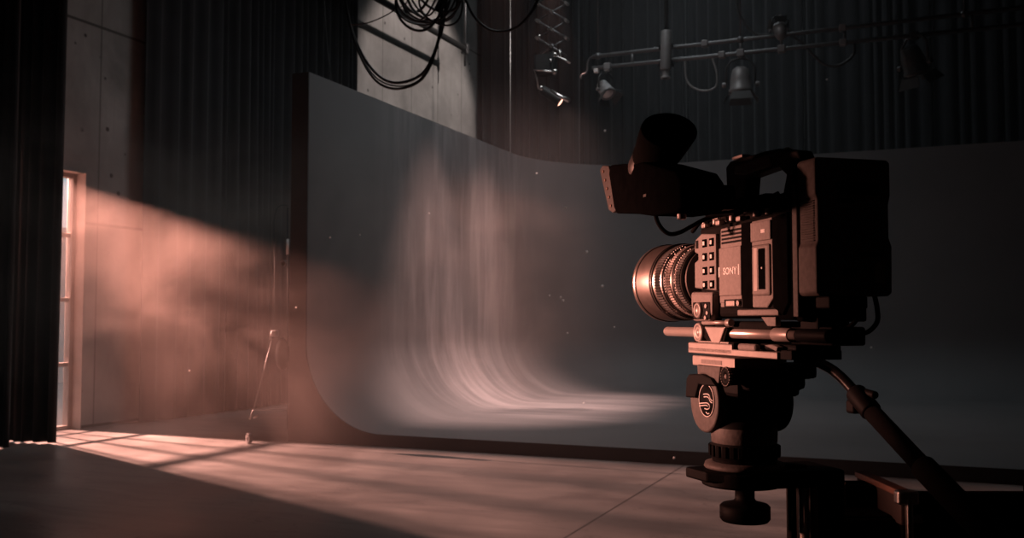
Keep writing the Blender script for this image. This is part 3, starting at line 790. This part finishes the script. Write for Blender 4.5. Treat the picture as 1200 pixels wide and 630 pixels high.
b = MB(); y, z = S(802, 250, VX + 24); b.cyl((VX + 20, y, z - 8), (VX + 20, y, z + 8), 6, n=16, bev=1.5); b.cyl((VX + 20, y, z + 8), (VX + 20, y, z + 14), 8, n=16, bev=1.5); cobj('bracket_knob', b, 'alu', vf, cam)
b = MB(); y, z = S(756, 229, VX); b.box((VX - 1, y - 5, z - 2), (VX + 1, y + 5, z + 2), .4); cobj('viewfinder_mark', b, 'head', vf, cam)
# eyepiece tube and rubber eyecup, tipped up and back
yb, zb = S(750, 222, VX + 30); ye, ze = S(782, 154, VX + 30)
ax = Vector((0, ye - yb, ze - zb)); Lx = ax.length; ax.normalize()
bo = Vector((VX + 30, yb, zb))
b = MB(); b.lathe(bo, ax, [(-14, 0), (-14, 27), (0, 28.5), (Lx * .3, 30), (Lx * .34, 31.5), (Lx * .45, 31.5), (Lx * .48, 30), (Lx * .62, 31), (Lx * .62, 0)], 36)
ep = cobj('eyepiece_tube', b, 'tube', vf, cam)
# eyecup: flared oval, deeper towards the temple side
b = MB(); n = 40; a1 = Vector((1, 0, 0)); a2 = ax.cross(a1).normalized(); rows = []
for t, r, asym in ((Lx * .5, 31, 0), (Lx * .58, 32.5, 0), (Lx * .64, 32, 0), (Lx * .72, 34, .1), (Lx * .86, 36, .5), (Lx * 1.0, 37.5, 1), (Lx * 1.03, 37, 1), (Lx * 1.0, 34, 1), (Lx * .8, 26, .3), (Lx * .75, 0.01, 0)):
    r_ = []
    for i in range(n + 1):
        a = 2 * PI * i / n; c, s_ = math.cos(a), math.sin(a)
        rad = r * (1 + .10 * asym * max(0, c))
        r_.append(bo + a1 * (rad * c) + a2 * (rad * s_ * (1 - .12 * asym)) + ax * (t + asym * (5 * c)))
    rows.append(r_)
b.grid(rows); bmesh.ops.remove_doubles(b.m, verts=b.m.verts, dist=.05)
cobj('eyecup', b, 'rubber', vf, cam)
# cable from viewfinder to body
b = MB(); pts = []
for u, v, x in ((768, 248, -95), (770, 258, -92), (776, 268, -85), (785, 274, -75), (797, 272, -60), (812, 264, -42), (828, 256, -22), (848, 251, -4), (862, 250, 6)):
    pts.append((x, *S(u, v, x)))
b.tube(bez(pts, 8), 3.1, 8); cobj('viewfinder_cable', b, 'rubber', k)
b = MB(); y, z = S(842, 254, -6); b.box((-8, y - 8, z - 4), (8, y + 10, z + 4), 2); cobj('cable_plug', b, 'alu', k)

# --- bridge plate, rods, dovetail
for x in (14, 78):
    b = MB(); b.cyl((x, 452, -21), (x, 60, -21), 7.4, n=20); b.sphere((x, 452, -21), 7.4, (1, 1, 1), 16); rd = cobj('rod', b, 'rod', k)
    b = MB(); b.cyl((x, 118, -21), (x, 78, -21), 9, n=20, bev=1); cobj('rod_sleeve', b, 'alu', rd, cam)
b = MB(); b.box((4, 276, -31), (90, 316, -10), 4); b.prism([(2, 300, -14), (2, 226, -14), (2, 240, -38), (2, 292, -38)], (88, 0, 0), 2); b.box((0, 205, -46), (92, 330, -33), 2); b.box((10, 120, -16), (86, 330, -4), 3)
bk = cobj('rod_clamp', b, 'body', k)
b = MB(); b.lathe((4, 317, -21), (-1, 0, 0), [(-8, 15), (2, 15), (4, 13.5), (4, 11), (2.5, 10), (2.5, 5), (4, 4), (4, 0)], 28); cobj('clamp_collar', b, 'alu', bk, cam)
b = MB(); b.prism([(-1, 292, -12), (-1, 228, -12), (-1, 246, -36), (-1, 268, -36), (-1, 284, -20)], (8, 0, 0), 1.5); cobj('clamp_cheek', b, 'alu', bk, cam)
b = MB(); b.cyl((2, 300, -6), (2, 226, -6), 3.4, n=14); b.cyl((2, 226, -6), (2, 214, -6), 5.5, n=16, bev=1); cobj('lock_lever', b, 'alu', bk, cam)
b = MB(); b.box((-2, 84, 4), (6, 190, 12), 1.5); b.prism([(-1, 128, 2), (-1, 92, 2), (-1, 92, -10), (-1, 112, -10)], (8, 0, 0), 1); cobj('base_rail', b, 'panel', k)
b = MB(); b.box((22, 4, -33), (70, 96, -10), 3); b.cyl((14, 62, -21), (14, -6, -21), 8.5, n=18, bev=1.5); cobj('rear_support', b, 'black', k)
b = MB()
b.box((-2, 207, -50), (74, 344, -36), 1.5); b.box((-2, 88, -52), (74, 344, -43), 1.2); b.box((0, 220, -37), (70, 316, -33), 1)
dv = cobj('dovetail_plate', b, 'alu', k)
b = MB(); b.box((2, 60, -52), (74, 88, -40), 1); b.box((8, 60, -42), (74, 150, -33), 3); cobj('dovetail_end', b, 'black', dv, cam)
b = MB(); b.box((-4, 140, -44), (6, 188, -34), 4, 3); b.prism([(-3, 118, -35), (-3, 88, -42), (-3, 84, -36), (-3, 100, -33)], (8, 0, 0), 1); cobj('plate_latch', b, 'panel', dv, cam)

# ================================================================== FLUID HEAD
hd_ = cthing('tripod_head', 'fluid tripod head with round emblem and long pan handle, carrying the film camera', 'tripod head', (42, 262, -212))
k = hd_
b = MB(); b.box((-4, 196, -70), (78, 326, -55), 1.5); cobj('mounting_plate', b, 'alu', k)
b = MB(); b.box((-4.6, 232, -66), (-3.8, 296, -60), .3); cobj('plate_inscription', b, 'panel', k)
DYc, DZc, DR = 282, -121, 45
b = MB(); b.prism([(-8, 304, -68), (-8, 230, -68), (-8, 236, -92), (-8, 300, -92)], (20, 0, 0), 2)
b.cyl((-8, DYc, DZc), (12, DYc, DZc), DR, n=56, bev=3); ck = cobj('side_cheek', b, 'head', k)
b = MB(); b.cyl((10, DYc - 4, DZc), (112, DYc - 4, DZc), DR + 1, n=56, bev=5); b.box((2, 200, -110), (102, 300, -70), 6); b.box((8, 180, -100), (100, 240, -74), 8); cobj('tilt_housing', b, 'black', k)
b = MB(); ey, ez = S(828, 469, -9)
b.lathe((-8, ey, ez), (-1, 0, 0), [(-2, 24), (.5, 24), (.6, 0)], 40); em = cobj('emblem_disc', b, 'black', k)
b = MB()
b.tube([(-9, ey + 23.2 * math.cos(a), ez + 23.2 * math.sin(a)) for a in [2 * PI * i / 40 for i in range(40)]], .75, 6, closed=True)
def ln(pts): b.tube(bez([(-9, ey + p * 1.0, ez + q) for p, q in pts], 6), .8, 6)
# S-shaped line emblem (y grows to the left of the picture)
ln([(10, 8.5), (-2, 9.5), (-9, 8), (-13, 3), (-20, 1)]); ln([(8, 4.5), (-1, 5.5), (-8, 4), (-12, -.5), (-19, -2)])
ln([(22, -6), (10, -4.5), (-2, -3.5), (-9, -6), (-9, -10), (-2, -12.5), (6, -12)]); ln([(22, -9.5), (10, -8), (0, -7), (-4, -8.5)])
ln([(2, -17), (-4, -19), (-9, -17)])
cobj('emblem_lines', b, 'white', em, hd_)
b = MB(); y, z = S(852, 441, -14)
b.lathe((-10, y, z), (-1, 0, 0), [(-12, 12), (0, 12.5), (5, 12.5), (7, 11), (7, 6), (5.5, 5), (5.5, 0)], 32)
fk = cobj('friction_knob', b, 'black', k)
b = MB()
for i in range(20):
    a = 2 * PI * i / 20; c = Vector((-15, y + 12.6 * math.cos(a), z + 12.6 * math.sin(a)))
    b.box(c - Vector((2.4, .9, .9)), c + Vector((2.4, .9, .9)), .2)
b.lathe((-15.4, y, z), (-1, 0, 0), [(0, 3.2), (1, 3.2), (1.2, 0)], 16)
cobj('knob_ridges', b, 'panel', fk, hd_)
b = MB(); b.prism([(-14, *S(u, v, -14)) for u, v in ((807, 438), (822, 438), (832, 443), (838, 452), (826, 452), (818, 450), (814, 466), (803, 465), (804, 443))], (13, 0, 0), 2); cobj('brake_lever', b, 'black', k)
b = MB(); b.cyl((-2, 210, -74), (-5, 210, -74), 3, n=12, bev=.5); cobj('level_bubble', b, 'gold', k)
# base: tapered cup, rubber pan ring, bowl
bc = (46, 262)
b = MB(); b.lathe((*bc, -158), (0, 0, -1), [(-12, 0), (-12, 44), (0, 46), (8, 47), (22, 46), (24, 49), (27, 49), (40, 49), (42, 47), (50, 45), (56, 44), (56, 0)], 48); cobj('pan_base', b, 'black', k)
b = MB()
for i in range(26):
    a = 2 * PI * i / 26; c = Vector((bc[0] + 49 * math.cos(a), bc[1] + 49 * math.sin(a), -190)); t = Matrix.Translation(c) @ Matrix.Rotation(a, 4, 'Z')
    b.box((-1.5, -3.6, -8), (2.2, 3.6, 8), 1, mtx=t)
cobj('pan_ring_grips', b, 'rubber', k)
b = MB(); b.lathe((*bc, -157), (0, 0, -1), [(0, 46.4), (4, 47.6), (20, 47), (22, 46.2)], 48); cobj('pan_collar', b, 'head', k)
b = MB(); b.lathe((*bc, -206), (0, 0, -1), [(0, 44), (2, 56), (8, 58), (10, 56), (10, 0)], 48); cobj('bowl_flange', b, 'head', k)
b = MB(); b.lathe((*bc, -234), (0, 0, -1), [(0, 40), (8, 38), (10, 14), (26, 14), (30, 17), (34, 33), (37, 36), (54, 36), (58, 33), (58, 0)], 40); b.lathe((*bc, -234), (0, 0, -1), [(-4, 48), (4, 46), (8, 40)], 40); cobj('tie_down_knob', b, 'black', k)
# pan handle
px = 112
hp = [S(u, v, px) for u, v in ((938, 424), (948, 421), (960, 425), (975, 433), (988, 444), (1000, 457), (1010, 468))]
b = MB(); b.tube(bez([(px - 2, hp[0][0] + 6, hp[0][1] - 2)] + [(px, y, z) for y, z in hp], 8), 7.2, 16); ph = cobj('pan_handle', b, 'gloss', k)
b = MB(); y, z = S(962, 436, px - 14); b.cyl((px - 20, hp[1][0] - 6, hp[1][1] - 10), (px - 2, hp[1][0] - 6, hp[1][1] - 10), 17, n=28, bev=3); b.box((70, hp[1][0] - 40, hp[1][1] - 24), (px - 12, hp[1][0] + 20, hp[1][1] - 4), 4); cobj('handle_rosette', b, 'black', ph, hd_)
c0, c1, c2 = [Vector((px, *S(u, v, px))) for u, v in ((1002, 459), (1022, 483), (1080, 545))]
c3 = Vector((px, *S(1160, 628, px)))
b = MB(); b.cyl(c0, c1, 13.5, n=24, bev=3); cobj('handle_clamp', b, 'black', ph, hd_)
b = MB(); y, z = S(1022, 463, px); b.cyl((px + 4, c0.y - 2, c0.z + 2), (px + 4, y - 2, z), 5.2, n=14, bev=2); y, z = S(1002, 476, px); b.box((px - 9, y - 9, z - 9), (px + 9, y + 9, z + 9), 4, 3); cobj('clamp_wing', b, 'black', ph, hd_)
b = MB(); b.cyl(c1, c2, 11.5, n=24); b.cyl(c2, c3, 15, n=28, bev=3); b.cyl(c3, c3 + (c3 - c2) * .6, 15.5, n=28, bev=4); cobj('handle_grip', b, 'rubber', ph, hd_)

# ================================================================== SUPPORT under the head
sup = cthing('support_bracket', 'heavy black offset bracket under the tripod head, bottom of the picture', 'support bracket', (100, 240, -1290))
k = sup
b = MB()
b.prism([(42 + 58 * math.cos(a), 262 + 58 * math.sin(a), -240) for a in [2 * PI * i / 40 for i in range(40)]], (0, 0, 22), 3)
b.box((30, 212, -240), (180, 306, -217), 4); cobj('top_plate', b, 'black', k)
b = MB(); b.prism([(-30, 300, -232), (-24, 246, -232), (10, 214, -232), (34, 250, -232), (20, 306, -232)], (0, 0, 15), 3); cobj('clamp_lip', b, 'black', k)
b = MB(); b.box((134, 216, -400), (182, 300, -236), 5); b.box((112, 226, -1290), (186, 304, -395), 4); b.box((20, 150, -1298), (250, 380, -1280), 4); cobj('column', b, 'black', k)
b = MB(); b.cyl((120, 226, -238), (120, 226, -520), 7, n=20); cobj('guide_rod', b, 'rod', k)
b = MB(); b.cyl((107, 236, -238), (107, 236, -520), 6, n=18); cobj('guide_rod', b, 'body', k)
b = MB(); b.box((127, 214, -460), (136, 222, -238), 1.5); cobj('guide_strip', b, 'gold', k)
b = MB(); b.lathe((118, 262, -218), (0, 0, 1), [(0, 26), (2.5, 26), (3, 24), (3, 9), (5, 8), (5, 0)], 32); cobj('locking_disc', b, 'body', k)

# ================================================================== ROAD CASE at the lower right
def W3(u, v, dep):
    d = ray(u, v); return E0 + d * (dep / d.dot(fw))
ca = thing('equipment_case', 'dark open equipment case with worn brown edge, lower right beside the tripod head', 'equipment case', (0, 0, 0))
cc = W3(1130, 577, 1.72); ca.location = (cc.x, cc.y, 0); ca.rotation_euler = (0, 0, PSI); 
Ri = Matrix.Rotation(-PSI, 3, 'Z')
def CL(u, v, dep): return Ri @ (W3(u, v, dep) - Vector((cc.x, cc.y, 0)))
zt = CL(1100, 577, 1.62).z
xl = CL(1065, 578, 1.62).x; xr = CL(1290, 577, 1.62).x; yn = CL(1065, 578, 1.62).y; yf = CL(1012, 557, 1.83).y
b = MB()
b.box((xl, yn, .02), (xr, yn + .02, zt), .003)                       # near panel
b.box((xr - .02, yn, .02), (xr, yf, zt), .003); b.box((xl, yn, .02), (xr, yf, .05), .003)
b.box((xl, yf - .02, .02), (xr, yf, zt - .16), .003)
cb = obj('case_shell', b, 'black', ca)
b = MB(); b.box((xl - .012, yn + .004, zt - .055), (xl + .006, yf, zt - .004), .003); obj('side_panel', b, 'wood', ca)
b = MB(); b.box((xl - .01, yn + .004, .02), (xl + .005, yf, zt - .055), .003); obj('lower_panel', b, 'flock', ca)
b = MB(); b.box((xl - .016, yn, zt - .008), (xl + .008, yf, zt + .003), .002); obj('metal_edging', b, 'gold', ca)
b = MB(); b.box((xl - .02, yn - .006, zt - .02), (xl + .016, yn + .016, zt + .003), .004); b.box((xl - .006, yn - .008, zt - .09), (xl + .004, yn + .004, zt - .01), .002); obj('corner_cap', b, 'steel', ca)
b = MB(); p = CL(1078, 608, 1.61); b.box((p.x - .01, yn - .008, p.z - .008), (p.x + .006, yn, p.z + .006), .002); obj('latch', b, 'alu', ca)
b = MB(); p0 = CL(985, 601, 1.66); p1 = CL(1058, 592, 1.80); zt2 = CL(1020, 596, 1.72).z
b.box((p0.x, p0.y, zt2 - .02), (xl - .012, p1.y, zt2), .003); b.box((p0.x, p0.y - .012, .02), (xl, p0.y + .01, zt2 - .004), .003); b.box((p0.x, p0.y, .02), (p0.x + .02, p1.y, zt2 - .02), .003); obj('side_tray', b, 'body', ca)
bx0, bx1 = CL(988, 590, 1.74), CL(1034, 568, 1.74)
lc = thing('battery_charger', 'small black box standing on the tray of the equipment case', 'box', ca.location + Matrix.Rotation(PSI, 3, 'Z') @ Vector(((bx0.x + bx1.x) / 2, bx0.y, zt2)), PSI)
hw = (bx1.x - bx0.x) / 2; hh = bx1.z - zt2
b = MB(); b.box((-hw, -.005, 0), (hw, .05, hh), .004); b.box((-hw - .006, .0, hh - .012), (hw, .052, hh), .003); obj('case', b, 'black', lc)
b = MB(); b.sphere((-hw + .008, .01, hh + .001), .004, (1, 1, .6), 10); obj('knob', b, 'alu', lc)

# ================================================================== DUST MOTES drifting in the light
motes = [
    (688, 295, 3.2, 11, 'pale dust mote in front of the cove, level with the lens top'),
    (663, 243, 2.7, 11, 'pale dust mote left of the viewfinder box, against the grey cove'),
    (706, 335, 3.4, 11, 'brightest pale dust mote just left of the lens'),
    (657, 348, 2.4, 11, 'dust mote at the top right of the close group of three'),
    (660, 352, 2.8, 11, 'dust mote at the bottom of the close group of three'),
    (644, 346, 2.0, 11, 'dust mote at the left of the close group of three'),
    (720, 383, 2.0, 11, 'small dust mote below the lens and left of the steel rod'),
    (665, 390, 2.2, 11, 'small dust mote below the close group of three'),
    (629, 203, 1.8, 12, 'tiny dust mote just under the top rim of the cove'),
    (709, 153, 2.6, 11.5, 'soft dust mote left of the eyecup, against the dark drape'),
    (503, 250, 2.0, 12, 'tiny dust mote inside the bright streaks on the cove'),
    (387, 278, 2.2, 9.75, 'dust mote near the left wing of the cove, right of the light stand'),
    (422, 275, 1.5, 9.75, 'faint dust mote on the left wing of the cove, in the pink glow'),
    (347, 360, 2.2, 9.85, 'dust mote on the dark end face of the cove wing'),
    (222, 434, 2.2, 10.05, 'dust mote in the pink smoke above the floor, left of the stand'),
    (543, 499, 1.8, 11.5, 'tiny dust mote over the front of the cove floor'),
    (684, 472, 1.8, 13.5, 'tiny dust mote over the lit patch of cove floor'),
    (790, 536, 2.6, 8.4, 'dust mote in front of the black platform edge'),
    (1021, 407, 2.6, 11, 'lone dust mote right of the camera plate, above the pan handle'),
    (969, 93, 2.6, 12, 'lone dust mote above the battery, against the dark drapes'),
]
for i, (u, v, dpx, dep, lab) in enumerate(motes):
    c = W3(u, v, dep); b = MB(); b.sphere(c, dpx * .5 * dep / FPX, (1, 1, 1), 12)
    tag(obj('dust_mote', b, 'mote', origin=c), lab, 'dust mote', 'dust motes drifting in the haze')

# ================================================================== HAZE
hm = bpy.data.materials.new('stage haze'); hm.use_nodes = True; g = NT(hm); g.t.nodes.remove(g.b)
pos = g.n('ShaderNodeNewGeometry').outputs['Position']; xyz = g.n('ShaderNodeSeparateXYZ'); g.l(pos, xyz.inputs[0])
na = g.noise(g.mapped(pos, (.9, .8, 1.0), (2.3, .4, .7)), .8, 5, .6, .9)
cl = g.rng(na, .43, .60, .10, 1)
near = g.math('MULTIPLY', g.rng(xyz.outputs['X'], -6.4, -4.2, 1, 0), g.rng(xyz.outputs['X'], -9.2, -7.5, .3, 1))
near = g.math('MULTIPLY', near, g.rng(xyz.outputs['Z'], 2.6, 3.4, 1, 0))
zl = g.math('SUBTRACT', xyz.outputs['Z'], g.math('MULTIPLY_ADD', g.math('ADD', xyz.outputs['X'], 8.6), -.55, 1.75))
near = g.math('MULTIPLY', near, g.rng(zl, -.75, .45, .12, 1))
HAZE_HI, HAZE_LO = .135, .006
dens = g.math('ADD', g.math('MULTIPLY', g.math('MULTIPLY', cl, near), HAZE_HI), g.math('MULTIPLY', g.rng(xyz.outputs['Y'], 9.5, 12.5, .005, .011), g.math('MAXIMUM', g.rng(xyz.outputs['Z'], 3.5, 4.5, 1, .12), g.rng(xyz.outputs['X'], -4.6, -3.6, .12, 1))))
pv = g.n('ShaderNodeVolumePrincipled'); pv.inputs['Color'].default_value = (.92, .76, .70, 1); pv.inputs['Anisotropy'].default_value = .15
g.l(g.mix(g.rng(near, .02, .25, 0, 1), (.9, .9, .92), (.92, .76, .70)), pv.inputs['Color']); g.l(dens, pv.inputs['Density']); g.l(pv.outputs[0], g.t.nodes['Material Output'].inputs['Volume'])  # smoke near the door tinted pink, deepening the light's colour
b = MB(); b.box((WX + .01, 3.2, .012), (4.2, 16.0, 6.6))
hz = obj('haze', b, hm, origin=Vector((-2.5, 9.6, 0))); tag(hz, 'pink-lit smoke drifting from the door across the studio', 'smoke', None, 'stuff')

# small repeated fittings become parts of their own
for o in list(bpy.data.objects):
    if o.type == 'MESH' and o.parent and o.name.split('.')[0] in ('end_clamp', 'faint_marking', 'handle_buttons', 'lettering_bars', 'pivot', 'suspension_rod', 'tilt_knob', 'top_screws', 'wing_nut', 'status_mark', 'rim_screws', 'barn_door', 'dial_button', 'vent_slots', 'glazing_bar'):
        new = split(o)
        for p in new:
            n_ = {'handle_buttons': 'handle_button', 'lettering_bars': 'lettering_bar', 'top_screws': 'top_screw', 'rim_screws': 'rim_screw', 'vent_slots': 'vent_slot'}.get(p.name.split('.')[0])
            if n_: p.name = n_

# ================================================================== LIGHT
def spot(name, loc, tgt, watts, col, angle, blend, radius):
    l = bpy.data.lights.new(name, 'SPOT'); l.energy = watts; l.color = col; l.spot_size = math.radians(angle); l.spot_blend = blend; l.shadow_soft_size = radius
    o = bpy.data.objects.new(name, l); COL.objects.link(o); o.location = loc
    o.rotation_euler = (Vector(tgt) - Vector(loc)).to_track_quat('-Z', 'Y').to_euler(); return o
def area(name, loc, tgt, watts, col, sx, sy):
    l = bpy.data.lights.new(name, 'AREA'); l.shape = 'RECTANGLE'; l.size = sx; l.size_y = sy; l.energy = watts; l.color = col
    o = bpy.data.objects.new(name, l); COL.objects.link(o); o.location = loc
    o.rotation_euler = (Vector(tgt) - Vector(loc)).to_track_quat('-Z', 'Y').to_euler(); return o
PINK = (1.0, .455, .355)
spot('door_light', (-10.8, 8.45, 3.40), (-4.5, 7.3, .5), 13500, PINK, 108, 1.0, .05)
for ly in (11.35, 13.1):
    spot('cove_light', (-4.95, ly, 6.6), (-5.1, ly, .5), 2700, (1, .57, .49), 40, .9, .05)
spot('wall_light', (-3.4, 17.0, 8.6), (-9.14, 16.8, 5.4), 1150, (1, .86, .80), 47, .35, .12)
spot('camera_light', (-3.1, 1.05, 1.45), tuple(CO + hd * .40 + Vector((0, 0, .01))), 800, (1, .38, .27), 15.5, .9, .12)
sb = area('overhead_fill', (-4.2, 10.6, 8.7), (-6.0, 11.4, 0), 66, (.95, .98, 1.0), 3, 3); sb.data.spread = math.radians(110)  # added soft fill over the cove, no fixture behind it
area('back_fill', (-3.6, 15.6, 8.7), (-3.6, 19.0, 3.0), 55, (.84, .94, 1.0), 3, 1)  # added cool fill that lifts the back drapes, not a real lamp
spot('pink_spot', tuple(lens_c + dn * .08), tuple(lens_c + dn * 2 + Vector((-.3, -1.6, -2.6))), 60, (1, .62, .52), 110, .9, .05)
spot('back_bar_light', (-3.2, 11.0, 4.9), (-3.4, 13.4, 5.2), 5, (.92, .97, 1), 100, 1.0, .08)

w = bpy.data.worlds.new('sky'); SC.world = w; w.use_nodes = True
bg = w.node_tree.nodes['Background']; bg.inputs[0].default_value = (.62, .70, .74, 1); bg.inputs[1].default_value = 1.0

# ================================================================== CAMERA
cd = bpy.data.cameras.new('photo_camera'); cd.sensor_width = 36; cd.lens = FPX / 1200 * 36; cd.clip_start = .05; cd.clip_end = 100
co = bpy.data.objects.new('photo_camera', cd); COL.objects.link(co)
co.matrix_world = Matrix((( rt.x, U.x, -F.x, 0), (rt.y, U.y, -F.y, 0), (rt.z, U.z, -F.z, EYE), (0, 0, 0, 1)))
cd.dof.use_dof = True; cd.dof.focus_distance = 1.42; cd.dof.aperture_fstop = 14
SC.camera = co
vs = SC.view_settings; SC.display_settings.display_device = 'sRGB'
vs.view_transform = 'Standard'; vs.look = 'None'; vs.exposure = 0; vs.gamma = 1; vs.use_curve_mapping = False
cy_ = SC.cycles
cy_.use_denoising = True; cy_.max_bounces = 6; cy_.diffuse_bounces = 3; cy_.glossy_bounces = 3; cy_.volume_bounces = 0; cy_.transparent_max_bounces = 8
cy_.volume_step_rate = 1.0; cy_.volume_max_steps = 256; cy_.sample_clamp_indirect = 4
